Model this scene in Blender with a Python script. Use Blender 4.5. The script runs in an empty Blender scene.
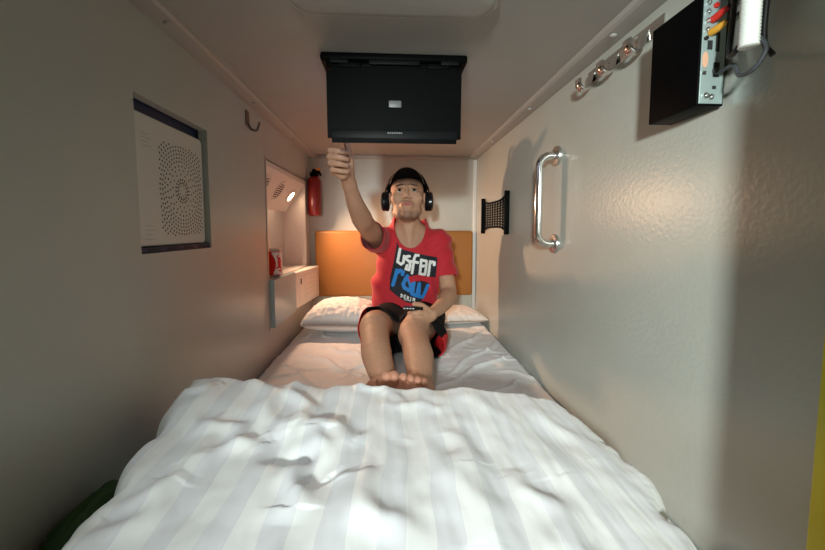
import bpy, bmesh, math, random
import numpy as np
import openvdb
from mathutils import Vector, Matrix, noise
from mathutils.bvhtree import BVHTree
random.seed(7)
col = bpy.context.scene.collection
PI = math.pi

# ------------------------------------------------------------------ materials
def mat(name, color, rough=.5, metal=0., bump=0., bscale=40., var=0., vscale=6., emit=None, estr=0., coat=0.,
        attr=None, sheen=0., sub=0., spec=.5):
    m = bpy.data.materials.new(name); m.use_nodes = True
    nt = m.node_tree; b = nt.nodes['Principled BSDF']
    b.inputs['Base Color'].default_value = (*color, 1)
    b.inputs['Roughness'].default_value = rough
    b.inputs['Metallic'].default_value = metal
    b.inputs['Coat Weight'].default_value = coat
    b.inputs['Sheen Weight'].default_value = sheen
    b.inputs['Specular IOR Level'].default_value = spec
    if sub:
        b.inputs['Subsurface Weight'].default_value = sub
        b.inputs['Subsurface Radius'].default_value = (.012, .005, .003)
        b.inputs['Subsurface Scale'].default_value = .6
    if emit:
        b.inputs['Emission Color'].default_value = (*emit, 1)
        b.inputs['Emission Strength'].default_value = estr
    tc = nt.nodes.new('ShaderNodeTexCoord')
    src = None
    if attr:
        a = nt.nodes.new('ShaderNodeAttribute'); a.attribute_name = attr; src = a.outputs['Color']
    if var:
        n = nt.nodes.new('ShaderNodeTexNoise'); n.inputs['Scale'].default_value = vscale
        n.inputs['Detail'].default_value = 4
        nt.links.new(tc.outputs['Object'], n.inputs['Vector'])
        mx = nt.nodes.new('ShaderNodeMix'); mx.data_type = 'RGBA'; mx.blend_type = 'MULTIPLY'
        mr = nt.nodes.new('ShaderNodeMapRange')
        mr.inputs['From Min'].default_value = .3; mr.inputs['From Max'].default_value = .7
        mr.inputs['To Min'].default_value = 1 - var; mr.inputs['To Max'].default_value = 1
        nt.links.new(n.outputs['Fac'], mr.inputs['Value'])
        mx.inputs['Factor'].default_value = 1
        if src: nt.links.new(src, mx.inputs['A'])
        else: mx.inputs['A'].default_value = (*color, 1)
        nt.links.new(mr.outputs['Result'], mx.inputs['B'])
        src = mx.outputs['Result']
    if src: nt.links.new(src, b.inputs['Base Color'])
    if bump:
        n2 = nt.nodes.new('ShaderNodeTexNoise'); n2.inputs['Scale'].default_value = bscale
        n2.inputs['Detail'].default_value = 5
        nt.links.new(tc.outputs['Object'], n2.inputs['Vector'])
        bp = nt.nodes.new('ShaderNodeBump'); bp.inputs['Strength'].default_value = bump
        bp.inputs['Distance'].default_value = .01
        nt.links.new(n2.outputs['Fac'], bp.inputs['Height'])
        nt.links.new(bp.outputs['Normal'], b.inputs['Normal'])
    return m

M = {}
M['wall'] = mat('pod_plastic', (.52, .53, .49), .30, bump=.07, bscale=110, var=.05, vscale=5)
M['ceil'] = mat('pod_ceiling_plastic', (.44, .42, .40), .5, bump=.05, bscale=60, var=.05)
M['trim'] = mat('pod_trim_plastic', (.42, .40, .38), .45, bump=.03)
M['white'] = mat('white_plastic', (.74, .73, .71), .35, bump=.03)
M['coolreflect'] = mat('cool_reflection_panel', (.42, .58, .64), .25)  # blue tint stands for cool light reflected in the gloss
M['yellow'] = mat('yellow_paint', (.72, .66, .04), .4, bump=.05)
M['navy'] = mat('navy_plastic', (.015, .03, .09), .45)
M['grille'] = mat('grille_plastic', (.66, .66, .62), .5, bump=.03)
M['hole'] = mat('dark_hole', (.02, .02, .022), .7)
M['greymark'] = mat('grey_print', (.42, .42, .40), .6)
M['black'] = mat('black_plastic', (.0025, .0025, .003), .45, bump=.03, bscale=200, spec=.04)
M['blackgloss'] = mat('black_gloss', (.008, .008, .009), .22, spec=.3)
M['blacksatin'] = mat('dark_satin_plastic', (.006, .0065, .008), .45, spec=.10)
M['screen'] = mat('display_glass', (.01, .01, .015), .1, emit=(.55, .7, 1.), estr=1.2)
M['badge'] = mat('grey_badge', (.15, .15, .16), .45, metal=.2)
M['chrome'] = mat('polished_steel', (.78, .77, .75), .14, metal=1)
M['steel'] = mat('brushed_steel', (.62, .61, .59), .3, metal=1, bump=.03, bscale=120)
M['darksteel'] = mat('dull_steel', (.20, .17, .14), .35, metal=.8)
M['mirror'] = mat('mirror_glass', (.85, .85, .85), .03, metal=1)
M['leather'] = mat('tan_leather', (.40, .165, .035), .45, bump=.15, bscale=160, var=.08)
M['sheet'] = mat('white_cotton', (.80, .79, .80), .75, bump=.06, bscale=500, sheen=.2)
M['pillow'] = mat('pillow_cotton', (.82, .80, .78), .75, bump=.06, bscale=500, sheen=.2)
M['skin'] = mat('skin', (.5, .3, .2), .58, spec=.35, attr='tint', bump=.04, bscale=250, var=.08, vscale=60, sub=.12)
M['redcloth'] = mat('red_cotton', (.54, .016, .03), .8, bump=.1, bscale=300, sheen=.15)
M['blackcloth'] = mat('black_cloth', (.006, .006, .008), .85, bump=.1, bscale=300, spec=.15)
M['redpanel'] = mat('red_cloth_panel', (.60, .012, .015), .7)
M['piping'] = mat('grey_piping', (.28, .24, .22), .7)
M['inkblack'] = mat('ink_black', (.012, .014, .022), .8)
M['inkwhite'] = mat('ink_white', (.85, .85, .85), .7)
M['inkblue'] = mat('ink_blue', (.02, .22, .66), .7)
M['inkred'] = mat('ink_red', (.54, .018, .035), .8)
M['extred'] = mat('cylinder_red', (.20, .006, .006), .3, coat=.2)
M['orange'] = mat('orange_plastic', (.9, .3, .03), .5)
M['canred'] = mat('can_red', (.65, .012, .012), .3, metal=.3)
M['canwhite'] = mat('can_white', (.82, .80, .78), .35)
M['alu'] = mat('aluminium', (.7, .7, .7), .3, metal=1)
M['plate'] = mat('connector_plate', (.42, .52, .52), .4, metal=.4)
M['cable'] = mat('cable_black', (.012, .012, .015), .45)
M['cablegrey'] = mat('cable_grey', (.07, .075, .09), .5)
M['tube'] = mat('white_conduit', (.80, .82, .80), .5)
M['rcared'] = mat('plug_red', (.6, .03, .02), .45)
M['rcayellow'] = mat('plug_yellow', (.75, .36, .04), .45)
M['rcawhite'] = mat('plug_white', (.75, .72, .68), .45)
M['tagpink'] = mat('peach_sticker', (.75, .42, .28), .6)
M['lamp'] = mat('lamp_glass', (1, .8, .6), .3, emit=(1., .66, .40), estr=38)
M['eye'] = mat('eye_white', (.42, .38, .35), .35)
M['iris'] = mat('eye_dark', (.02, .012, .008), .2)
M['hair'] = mat('black_hair', (.015, .012, .011), .7)
M['green'] = mat('shadowed_green_fabric', (.022, .055, .010), .8, bump=.15, bscale=90)  # green darkened for the shadow beside the quilt
M['paper'] = mat('button_grey', (.5, .5, .5), .5)

# quilt: satin stripes woven in the cloth
def stripe_mat():
    m = mat('striped_satin_cotton', (.82, .82, .84), .6, sheen=.25)
    nt = m.node_tree; b = nt.nodes['Principled BSDF']
    at = nt.nodes.new('ShaderNodeAttribute'); at.attribute_name = 'cloth_u'
    sx = nt.nodes.new('ShaderNodeSeparateXYZ'); nt.links.new(at.outputs['Vector'], sx.inputs[0])
    mu = nt.nodes.new('ShaderNodeMath'); mu.operation = 'MULTIPLY'; mu.inputs[1].default_value = 1/.068
    nt.links.new(sx.outputs[0], mu.inputs[0])
    fr = nt.nodes.new('ShaderNodeMath'); fr.operation = 'FRACT'; nt.links.new(mu.outputs[0], fr.inputs[0])
    cr = nt.nodes.new('ShaderNodeValToRGB'); cr.color_ramp.interpolation = 'CONSTANT'
    e = cr.color_ramp.elements; e[0].position = 0; e[0].color = (0, 0, 0, 1); e[1].position = .5; e[1].color = (1, 1, 1, 1)
    nt.links.new(fr.outputs[0], cr.inputs[0])
    mx = nt.nodes.new('ShaderNodeMix'); mx.data_type = 'RGBA'
    mx.inputs['A'].default_value = (.86, .86, .87, 1); mx.inputs['B'].default_value = (.74, .74, .78, 1)
    nt.links.new(cr.outputs[0], mx.inputs['Factor']); nt.links.new(mx.outputs['Result'], b.inputs['Base Color'])
    mr = nt.nodes.new('ShaderNodeMapRange'); mr.inputs['To Min'].default_value = .42; mr.inputs['To Max'].default_value = .8
    nt.links.new(cr.outputs[0], mr.inputs['Value']); nt.links.new(mr.outputs['Result'], b.inputs['Roughness'])
    return m
M['quilt'] = stripe_mat()

# ------------------------------------------------------------------ mesh helpers
class MB:
    def __init__(s): s.v = []; s.f = []; s.mi = []; s.mats = []
    def mid(s, m):
        if m not in s.mats: s.mats.append(m)
        return s.mats.index(m)
    def add(s, vs, fs, m='white'):
        k = s.mid(m); o = len(s.v)
        s.v += [tuple(p) for p in vs]
        for f in fs: s.f.append([i + o for i in f]); s.mi.append(k)
    def box(s, x0, x1, y0, y1, z0, z1, m='white', bev=0., R=None):
        bm = bmesh.new(); bmesh.ops.create_cube(bm, size=1)
        for v in bm.verts: v.co = Vector(((v.co.x+.5)*(x1-x0)+x0, (v.co.y+.5)*(y1-y0)+y0, (v.co.z+.5)*(z1-z0)+z0))
        if bev: bmesh.ops.bevel(bm, geom=bm.edges[:], offset=bev, segments=3, affect='EDGES', profile=.5)
        s.bm(bm, m, R)
    def bm(s, bm, m, R=None):
        if R is not None: bmesh.ops.transform(bm, matrix=R, verts=bm.verts)
        bm.verts.index_update()
        s.add([v.co[:] for v in bm.verts], [[v.index for v in f.verts] for f in bm.faces], m); bm.free()
    def lathe(s, prof, m, R=Matrix.Identity(4), n=32):
        vs = []; fs = []
        for r, z in prof:
            for i in range(n):
                a = 2*PI*i/n; vs.append(R @ Vector((r*math.cos(a), r*math.sin(a), z)))
        for j in range(len(prof)-1):
            for i in range(n):
                fs.append([j*n+i, j*n+(i+1) % n, (j+1)*n+(i+1) % n, (j+1)*n+i])
        fs.append(list(range(n))[::-1]); fs.append([(len(prof)-1)*n+i for i in range(n)])
        s.add(vs, fs, m)
    def tube(s, pts, r, m, n=12, smoothn=0, flat=None, cap=True):
        pts = [Vector(p) for p in pts]
        if smoothn: pts = spline(pts, smoothn)
        rs = r if isinstance(r, (list, tuple)) else [r]*len(pts)
        if len(rs) != len(pts):
            rs = [rs[min(len(rs)-1, int(i*(len(rs)-1)/(len(pts)-1)+.5))] for i in range(len(pts))]
        up = None; vs = []; fs = []
        for i, p in enumerate(pts):
            t = (pts[min(i+1, len(pts)-1)] - pts[max(i-1, 0)]).normalized()
            if up is None:
                up = t.orthogonal().normalized() if flat is None else Vector(flat)
            up = (up - t*up.dot(t)).normalized(); sd = t.cross(up)
            k = 1 if flat is None else FLAT
            for j in range(n):
                a = 2*PI*j/n; vs.append(p + (up*math.cos(a)*k + sd*math.sin(a))*rs[i])
        for i in range(len(pts)-1):
            for j in range(n):
                fs.append([i*n+j, i*n+(j+1) % n, (i+1)*n+(j+1) % n, (i+1)*n+j])
        if cap: fs.append(list(range(n))[::-1]); fs.append([(len(pts)-1)*n+j for j in range(n)])
        s.add(vs, fs, m)
    def build(s, name, parent=None, smooth=True, mw=None, ang=35):
        me = bpy.data.meshes.new(name); me.from_pydata(s.v, [], s.f); me.update()
        for k in s.mats: me.materials.append(M[k])
        me.polygons.foreach_set('material_index', s.mi)
        bm = bmesh.new(); bm.from_mesh(me); bmesh.ops.recalc_face_normals(bm, faces=bm.faces)
        bm.to_mesh(me); bm.free()
        if smooth:
            me.polygons.foreach_set('use_smooth', [True]*len(me.polygons))
            me.set_sharp_from_angle(angle=math.radians(ang))
        o = bpy.data.objects.new(name, me); col.objects.link(o)
        if parent:
            o.parent = parent
            o.matrix_parent_inverse = parent_world(parent).inverted()
        return o
FLAT = 3.0
def parent_world(p):
    m = Matrix.Translation(p.location) @ p.rotation_euler.to_matrix().to_4x4()
    if p.parent: m = parent_world(p.parent) @ p.matrix_parent_inverse @ m
    return m
def spline(P, n):
    out = []
    Q = [P[0]*2-P[1]] + list(P) + [P[-1]*2-P[-2]]
    for i in range(1, len(Q)-2):
        a, b, c, d = Q[i-1:i+3]
        for k in range(n):
            t = k/n
            out.append(.5*((2*b)+(c-a)*t+(2*a-5*b+4*c-d)*t*t+(3*b-a-3*c+d)*t**3))
    out.append(Q[-2]); return out
def tag(o, label, cat, group=None, kind=None):
    if label: o['label'] = label
    if cat: o['category'] = cat
    if group: o['group'] = group
    if kind: o['kind'] = kind
    return o
def struct(o): o['kind'] = 'structure'; return o
def empty(name, loc, label, cat, group=None):
    o = bpy.data.objects.new(name, None); col.objects.link(o); o.location = loc; o.empty_display_size = .05
    return tag(o, label, cat, group)
def rot(ax, deg): return Matrix.Rotation(math.radians(deg), 4, ax)
def T(*p): return Matrix.Translation(Vector(p))

def fbm(x, y, z=0., s=1.): return noise.fractal(Vector((x*s, y*s, z*s)), 1., 2., 4)

# ------------------------------------------------------------------ room
XL, XR, ZC, YB, YN, ZM = -.525, .552, 1.31, 2.40, .30, .29
w = MB()
ys = [YN, .80, 1.10, 1.585, 2.29, YB+.03]; zs = [0, .412, .785, 1.118, 1.135, ZC+.03]
def hole(y, z): return (.80 <= y < 1.10 and .785 <= z < 1.118) or (1.585 <= y < 2.29 and .412 <= z < 1.135)
# front and back skins on a shared lattice plus the reveals of the two openings
def lat(x):
    return {(i, j): (x, ys[i], zs[j]) for i in range(len(ys)) for j in range(len(zs))}
A = lat(XL); B = lat(XL-.025); keys = list(A)
idx = {k: n for n, k in enumerate(keys)}; N0 = len(keys)
vs = [A[k] for k in keys] + [B[k] for k in keys]; fs = []
H = lambda i, j: 0 <= i < len(ys)-1 and 0 <= j < len(zs)-1 and not hole(ys[i]+1e-4, zs[j]+1e-4)
for i in range(len(ys)-1):
    for j in range(len(zs)-1):
        if not H(i, j): continue
        a, b, c, d = idx[i, j], idx[i+1, j], idx[i+1, j+1], idx[i, j+1]
        fs.append([a, b, c, d]); fs.append([d+N0, c+N0, b+N0, a+N0])
        for (p, q, di, dj) in ((a, b, 0, -1), (b, c, 1, 0), (c, d, 0, 1), (d, a, -1, 0)):
            if not H(i+di, j+dj): fs.append([q, p, p+N0, q+N0])
w.add(vs, fs, 'wall')
wl = struct(w.build('wall_left', smooth=False))
b = MB(); b.box(XR, XR+.03, YN, YB+.03, 0, ZC+.03, 'wall'); struct(b.build('wall_right', smooth=False))
b = MB(); b.box(XL-.02, XR+.03, YB, YB+.03, 0, ZC+.03, 'wall'); struct(b.build('wall_back', smooth=False))
b = MB(); b.box(XL-.025, XR+.03, YN, YB+.03, ZC, ZC+.03, 'ceil'); struct(b.build('ceiling', smooth=False))
b = MB(); b.box(XL-.025, XR+.03, YN-.0, YB+.03, -.03, 0, 'wall'); struct(b.build('floor', smooth=False))
# yellow door jamb at the mouth of the pod
b = MB(); b.box(XR-.006, XR+.028, .295, .428, 0, ZC+.0, 'yellow', .004); struct(b.build('trim_1'))
# unseen panels added beside the mouth, keeping corridor light off the side walls
b = MB(); b.box(.405, XR+.06, .262, .297, 0, ZC+.06, 'yellow', .004); struct(b.build('light_block_right'))
b = MB(); b.box(XL-.06, -.405, .262, .297, 0, ZC+.06, 'yellow', .004); struct(b.build('light_block_left'))
# ceiling edge mouldings, with a bevelled lower lip
def edge_trim(name, x0, x1, sgn):
    m = MB(); z0 = ZC-.014
    prof = [(x0, ZC), (x0, ZC-.016), (x0+sgn*.012, z0-.004), (x1-sgn*.010, z0), (x1-sgn*.003, z0+.004), (x1, ZC)]
    vs = [(x, y, z) for y in (YN, YB) for x, z in prof]; n = len(prof)
    fs = [[i, (i+1) % n, n+(i+1) % n, n+i] for i in range(n)] + [list(range(n))[::-1], [n+i for i in range(n)]]
    m.add(vs, fs, 'trim'); return struct(m.build(name, ang=20))
tl = edge_trim('trim_2', XL, XL+.055, 1); tr = edge_trim('trim_3', XR, XR-.052, -1)
m = MB(); m.box(XL+.055, XR-.052, YB-.02, YB, ZC-.022, ZC, 'trim', .003); struct(m.build('trim_4'))
m = MB()
m.box(XR-.022, XR, YB-.012, YB, ZM-.05, ZC-.022, 'white', .003); struct(m.build('trim_5'))
def rivet(name, x, y, par, z=ZC-.0165, R=None):
    q = MB(); q.lathe([(.0085, 0), (.0083, .0015), (.006, .004), (.002, .005)], 'trim', T(x, y, z) @ rot('X', 180), 20)
    o = q.build(name); o.parent = par; return o
for y in (.879, 1.392, 1.93): rivet('rivet', XL+.030, y, tl)
for y in (.873, 1.40, 1.91): rivet('rivet', XR-.030, y, tr)
# moulded pill-shaped boss of the ceiling
m = MB()
def stadium(cx, cy, hw, r, n=20):
    return [(cx+hw+r*math.cos(a), cy+r*math.sin(a)) for a in [(-PI/2+PI*i/n) for i in range(n+1)]] + \
           [(cx-hw+r*math.cos(a), cy+r*math.sin(a)) for a in [(PI/2+PI*i/n) for i in range(n+1)]]
lv = [(.060, ZC+.001), (.0597, ZC-.004), (.057, ZC-.008), (.052, ZC-.007), (.050, ZC-.007), (.047, ZC-.011), (.042, ZC-.013), (.030, ZC-.0135)]
vs = []; n = None
for r, z in lv:
    pt = stadium(.005, .790, .160, r); n = len(pt); vs += [(x, y, z) for x, y in pt]
fs = [[k*n+i, k*n+(i+1) % n, (k+1)*n+(i+1) % n, (k+1)*n+i] for k in range(len(lv)-1) for i in range(n)]
fs.append([(len(lv)-1)*n+i for i in range(n)])
m.add(vs, fs, 'ceil'); o = m.build('trim_6', ang=60); struct(o)

# ------------------------------------------------------------------ ventilation unit in the left recess
vu = empty('ventilation_unit', (XL-.06, .95, .785), 'off-white perforated square ventilation panel sunk in the left wall recess', 'air vent')
m = MB()
m.box(XL-.075, XL-.030, .70, 1.18, .74, 1.16, 'navy'); m.build('housing', vu, smooth=False)
# face plate with rounded corner
def rrect(y0, y1, z0, z1, r, n=6):
    P = []
    for cy, cz, a0 in ((y1-r, z1-r, 0), (y0+r, z1-r, PI/2), (y0+r, z0+r, PI), (y1-r, z0+r, 3*PI/2)):
        for i in range(n+1):
            a = a0+PI/2*i/n; P.append((cy+r*math.cos(a), cz+r*math.sin(a)))
    return P
def plate_yz(mb, P, x0, x1, mt, bev=.002):
    c = (sum(p[0] for p in P)/len(P), sum(p[1] for p in P)/len(P)); n = len(P)
    sh = lambda p, k: (c[0]+(p[0]-c[0])*k, c[1]+(p[1]-c[1])*k)
    vs = [(x0, *p) for p in P] + [(x1-bev*(1 if x1 > x0 else -1), *p) for p in P] + [(x1, *sh(p, .985)) for p in P]
    fs = [[k*n+i, k*n+(i+1) % n, (k+1)*n+(i+1) % n, (k+1)*n+i] for k in (0, 1) for i in range(n)]
    fs += [[2*n+i for i in range(n)], list(range(n))[::-1]]
    mb.add(vs, fs, mt)
m = MB(); xf = XL-.012
plate_yz(m, rrect(.72, 1.092, .800, 1.088, .012), XL-.031, xf, 'grille')
def disc(mb, y, z, r, x, mt='hole', n=8):
    mb.add([(x, y+r*math.cos(2*PI*i/n), z+r*math.sin(2*PI*i/n)) for i in range(n)], [list(range(n))], mt)
cy, cz = .985, .935
rr = .014
for (r, nn, hr) in [(.014, 10, .0016), (.021, 16, .0026), (.029, 18, .0026), (.042, 14, .0022), (.053, 18, .0022), (.063, 26, .0024),
                    (.074, 40, .0023), (.083, 46, .0023), (.092, 50, .0023), (.101, 56, .0023), (.110, 60, .0023), (.119, 64, .0023), (.128, 70, .0023)]:
    for k in range(nn):
        a = 2*PI*k/nn + r*40; y = cy+r*math.cos(a); z = cz+r*math.sin(a)
        if abs(y-cy) < .092 and abs(z-cz) < .112: disc(m, y, z, hr*1.12, xf+.0004)
m.build('perforated_panel', vu, ang=30)
for (y0, y1, z0, z1) in ((.835, .868, 1.02, 1.045), (.835, .868, .815, .845)):
    m = MB()
    for k in range(4):
        z = z0+(z1-z0)*k/3.; m.box(xf, xf+.0004, y0, y1-(k % 2)*.008, z, z+.0012, 'greymark')
    m.build('printed_notice', vu, smooth=False)
m = MB(); m.box(XL-.029, XL-.006, .80, 1.10, .7855, .798, 'navy', .001)
for k in range(4): m.box(XL-.0065, XL-.005, .83+k*.07, .87+k*.07, .790, .795, 'hole')
m.build('base_strip', vu)

# ------------------------------------------------------------------ hooks
def wall_hook(loc, label, side=1, s=1.):
    h = empty('coat_hook', loc, label, 'hook')
    x, y, z = loc
    m = MB(); m.box(x, x+side*.004, y-.012*s, y+.012*s, z-.014*s, z+.024*s, 'darksteel', .0015)
    m.build('back_plate', h)
    m = MB(); m.tube([(x+side*.003, y, z-.005*s), (x+side*.012, y+.003, z-.022*s), (x+side*.032, y+.005, z-.026*s), (x+side*.042, y+.006, z-.008*s)], .0032*s, 'darksteel', smoothn=6)
    m.lathe([(.001, -.004), (.0045, -.002), (.0045, .002), (.001, .004)], 'darksteel', T(x+side*.042, y+.006, z-.006*s))
    m.build('prong', h); return h
wall_hook((XL, 1.40, 1.235), 'small steel coat hook high on the left wall above the shelf niche', 1, 1.35)
hr = empty('hook_rail', (XR, .89, 1.225), 'polished steel rail with curved coat hooks high on the right wall', 'hook rail')
m = MB(); m.box(XR-.004, XR, .742, 1.03, 1.236, 1.272, 'chrome', .0015); m.build('rail', hr)
for y in (.80, .905, 1.01):
    m = MB(); x = XR-.003
    m.tube([(x-.001, y, 1.262), (x-.006, y, 1.245), (x-.010, y, 1.228), (x-.024, y, 1.219), (x-.037, y, 1.228), (x-.039, y, 1.246)], .0050, 'chrome', smoothn=6, flat=(0, 1, 0))
    m.lathe([(.001, -.003), (.006, -.001), (.006, .001), (.001, .003)], 'chrome', T(x-.003, y+.02, 1.254) @ rot('Y', 90), 16)
    m.build('hook', hr)

# ------------------------------------------------------------------ niche on the left wall
XN = -.655
ni = empty('wall_niche', (XL, 1.94, .412), 'white shelf niche with mirror, vents and lit reading lamp in the left wall', 'niche')
m = MB(); xa, xb_ = XN-.045, XN
vs = [(x+d, y, z) for d in (-.004, 0) for (x, y, z) in ((xa, 1.585, .412), (xb_, 2.289, .412), (xb_, 2.289, 1.10), (xa, 1.585, 1.10))]
m.add(vs, [[3, 2, 1, 0], [4, 5, 6, 7], [0, 1, 5, 4], [1, 2, 6, 5], [2, 3, 7, 6], [3, 0, 4, 7]], 'mirror'); m.build('mirror', ni, smooth=False)
m = MB(); m.box(XN-.052, XL-.002, 2.283, 2.2895, .4125, 1.1345, 'white'); m.box(XN-.052, XL-.002, 1.5855, 1.590, .412, 1.135, 'white')
m.box(XN-.052, XL-.002, 1.5855, 2.2895, 1.130, 1.1345, 'white'); m.box(XN-.052, XL-.002, 1.5855, 2.2895, .4125, .416, 'white')
m.build('lining', ni, smooth=False)
m = MB()   # sloping lamp housing, moulded
prof = [(XL-.002, 1.134), (XL-.002, 1.108), (XL-.008, 1.098), (XN+.022, .962), (XN+.016, .950), (XN-.040, .946), (XN-.040, 1.134)]
n = len(prof); vs = [(x, y, z) for y in (1.587, 2.286) for x, z in prof]
fs = [[i, (i+1) % n, n+(i+1) % n, n+i] for i in range(n)] + [list(range(n))[::-1], [n+i for i in range(n)]]
m.add(vs, fs, 'white'); m.build('lamp_housing', ni, ang=30)
# frame for discs on the slope
p0 = Vector((XL-.008, 0, 1.098)); p1 = Vector((XN+.022, 0, .962)); dwn = (p1-p0).normalized(); nrm = Vector((-dwn.z, 0, dwn.x))
if nrm.x < 0: nrm = -nrm
def slopeM(y, t):
    c = p0+(p1-p0)*t; c.y = y
    R = Matrix((( -dwn.x, 0, nrm.x), (-dwn.y, 1, nrm.y), (-dwn.z, 0, nrm.z))).to_4x4()
    return T(*c) @ R
for y in (1.70, 1.93):
    m = MB(); Ms = slopeM(y, .45)
    m.lathe([(.060, -.004), (.060, .002), (.056, .005), (.050, .005), (.047, .001), (.002, .001)], 'white', Ms, 40)
    for k in range(7):
        xx = -.036+k*.012; hw = math.sqrt(max(.043**2-xx*xx, 0))
        for q in (-1, 1):
            vs = [Ms @ Vector(p) for p in ((xx-.0032, .003*q, .0018), (xx+.0032, .003*q, .0018), (xx+.0032, hw*q, .0018), (xx-.0032, hw*q, .0018))]
            m.add(vs, [[0, 1, 2, 3]], 'hole')
    m.build('speaker_vent', ni)
m = MB(); Ms = slopeM(2.165, .5)
m.lathe([(.045, -.004), (.045, .003), (.040, .006), (.031, .006), (.028, .002), (.0275, -.001), (.002, -.001)], 'white', Ms, 40)
lp = m.build('reading_lamp', ni)
m = MB(); m.lathe([(.0275, 0), (.024, .004), (.014, .007), (.002, .008)], 'lamp', Ms, 32); m.build('lamp_lens', lp)
m = MB()   # thin metal bead round the opening
for (y0, y1, z0, z1) in ((1.576, 1.585, .406, 1.142), (1.58, 2.295, 1.136, 1.142), (1.58, 1.93, .406, .412)):
    m.box(XL, XL+.003, y0, y1, z0, z1, 'steel', .0008)
m.build('bead_frame', ni)
for (y, z) in ((1.578, 1.140), (1.576, .80), (1.58, .405), (2.296, 1.135), (2.296, .80)):
    m = MB(); m.lathe([(.007, 0), (.007, .002), (.004, .0045), (.001, .005)], 'steel', T(XL, y, z) @ rot('Y', 90), 16); m.build('screw', ni)
# the shelf box filling the lower part
m = MB()
vs = [(XN-.040, 1.588, .414), (XN+.002, 2.288, .414), (XL-.001, 2.288, .414), (XL-.001, 1.588, .414),
      (XN-.040, 1.588, .622), (XN+.002, 2.288, .622), (XL-.001, 2.288, .622), (XL-.001, 1.588, .622)]
m.add(vs, [[3, 2, 1, 0], [4, 5, 6, 7], [0, 1, 5, 4], [1, 2, 6, 5], [2, 3, 7, 6], [3, 0, 4, 7]], 'white')
m.build('shelf', ni, smooth=False)
m = MB()
vs = [(XL-.001, 1.588, .414), (XL+.022, 1.588, .414), (XL+.022, 1.93, .414), (XL-.001, 1.93, .414),
      (XL-.001, 1.588, .622), (XL+.022, 1.588, .622), (XL+.022, 1.93, .618), (XL-.001, 1.93, .618)]
m.add(vs, [[3, 2, 1, 0], [4, 5, 6, 7], [0, 1, 5, 4], [1, 2, 6, 5], [2, 3, 7, 6], [3, 0, 4, 7]], 'coolreflect')
fp = m.build('side_cover', ni, smooth=False); fp['label'] = 'glossy cover tinted blue-white for the cool light it reflects'
bm = bmesh.new(); bmesh.ops.create_cube(bm, size=1)
for v in bm.verts:
    far = v.co.y > 0; out = v.co.x > 0
    v.co = Vector(((XL+.067 if far else XL+.026) if out else XL+.0005, 2.315 if far else 1.932, .614 if v.co.z > 0 else .424))
bmesh.ops.bevel(bm, geom=bm.edges[:], offset=.005, segments=3, affect='EDGES', profile=.5)
m = MB(); m.bm(bm, 'white'); sb = m.build('control_box', ni)
def on_box(y, z, d=.0):  # a point on the slanting front of the control box
    t = (y-1.932)/(2.315-1.932); return (XL+.026+.041*t+d, y, z)
m = MB()
for (y0, y1, z0, z1, mt, d) in ((1.97, 2.03, .45, .585, 'white', .003), (1.985, 2.0, .545, .575, 'hole', .004), (2.06, 2.25, .455, .585, 'white', .002)):
    vs = [on_box(y, z, dd) for dd in (0, d) for y, z in ((y0, z0), (y1, z0), (y1, z1), (y0, z1))]
    m.add(vs, [[4, 5, 6, 7], [0, 1, 5, 4], [1, 2, 6, 5], [2, 3, 7, 6], [3, 0, 4, 7]], mt)
for k in range(4):
    for q in range(3):
        y = 2.08+q*.055; z = .475+k*.028
        vs = [on_box(a, c, .0028) for a, c in ((y, z), (y+.035-.008*((k+q) % 2), z), (y+.035-.008*((k+q) % 2), z+.002), (y, z+.002))]
        m.add(vs, [[0, 1, 2, 3]], 'greymark')
m.build('switch_panel', sb, smooth=False)

# drink can
can = empty('drink_can', (-.538, 1.71, .6225), 'red and white drink can standing on the niche shelf', 'drink can')
cx, cyc, cz0 = -.538, 1.71, .6225
prof = [(.022, 0), (.026, .002), (.0325, .010), (.0335, .014), (.0335, .100), (.032, .106), (.027, .114), (.0265, .117), (.025, .117)]
m = MB(); m.lathe([(.020, .002), (.024, 0), (.0275, .003), (.0325, .010), (.0325, .116), (.0265, .1265), (.027, .129), (.0255, .129), (.025, .1255), (.002, .1255)], 'alu', T(cx, cyc, cz0), 40)
m.build('can_end', can)
NZ, NA = 70, 120
vs = []; mw = MB()
for j in range(NZ+1):
    z = .010+.107*j/NZ
    for i in range(NA):
        a = 2*PI*i/NA; vs.append((cx+.0337*math.cos(a), cyc+.0337*math.sin(a), cz0+z))
fr = []; fwh = []
def segd(px, py, a, b):
    ax, ay = a; bx, by = b; dx, dy = bx-ax, by-ay; L = dx*dx+dy*dy+1e-12
    t = np.clip(((px-ax)*dx+(py-ay)*dy)/L, 0, 1); return np.hypot(px-(ax+t*dx), py-(ay+t*dy))
_sc = [[(.46, .16), (.40, .24), (.45, .30), (.55, .27)], [(.44, .36), (.56, .34), (.58, .44), (.44, .42)], [(.42, .5), (.6, .48)], [(.44, .57), (.56, .55), (.58, .63), (.45, .62)],
          [(.36, .70), (.50, .66), (.64, .72), (.6, .84), (.48, .8)]]
script = [[(x_+.13, y_) for x_, y_ in q_] for q_ in _sc]
for j in range(NZ):
    v = (j+.5)/NZ
    for i in range(NA):
        a = (i+.5)/NA*2*PI - math.radians(304); a = (a+PI) % (2*PI)-PI; u = a/1.3*.5+.5   # u 0..1 across the white panel
        edge_l = .26+.20*math.sin(v*PI*1.1); white = edge_l < u < .98+.08*math.sin(v*5) and .03 < v < .97
        if white:
            dd = min(float(segd(u, 1-v, s[k], s[k+1])) for s in script for k in range(len(s)-1)) if .4 < u < .9 else 1
            if dd < .032: white = False
        (fwh if white else fr).append([j*NA+i, j*NA+(i+1) % NA, (j+1)*NA+(i+1) % NA, (j+1)*NA+i])
mw.add(vs, fr, 'canred'); o0 = len(mw.v)-len(vs)
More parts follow.
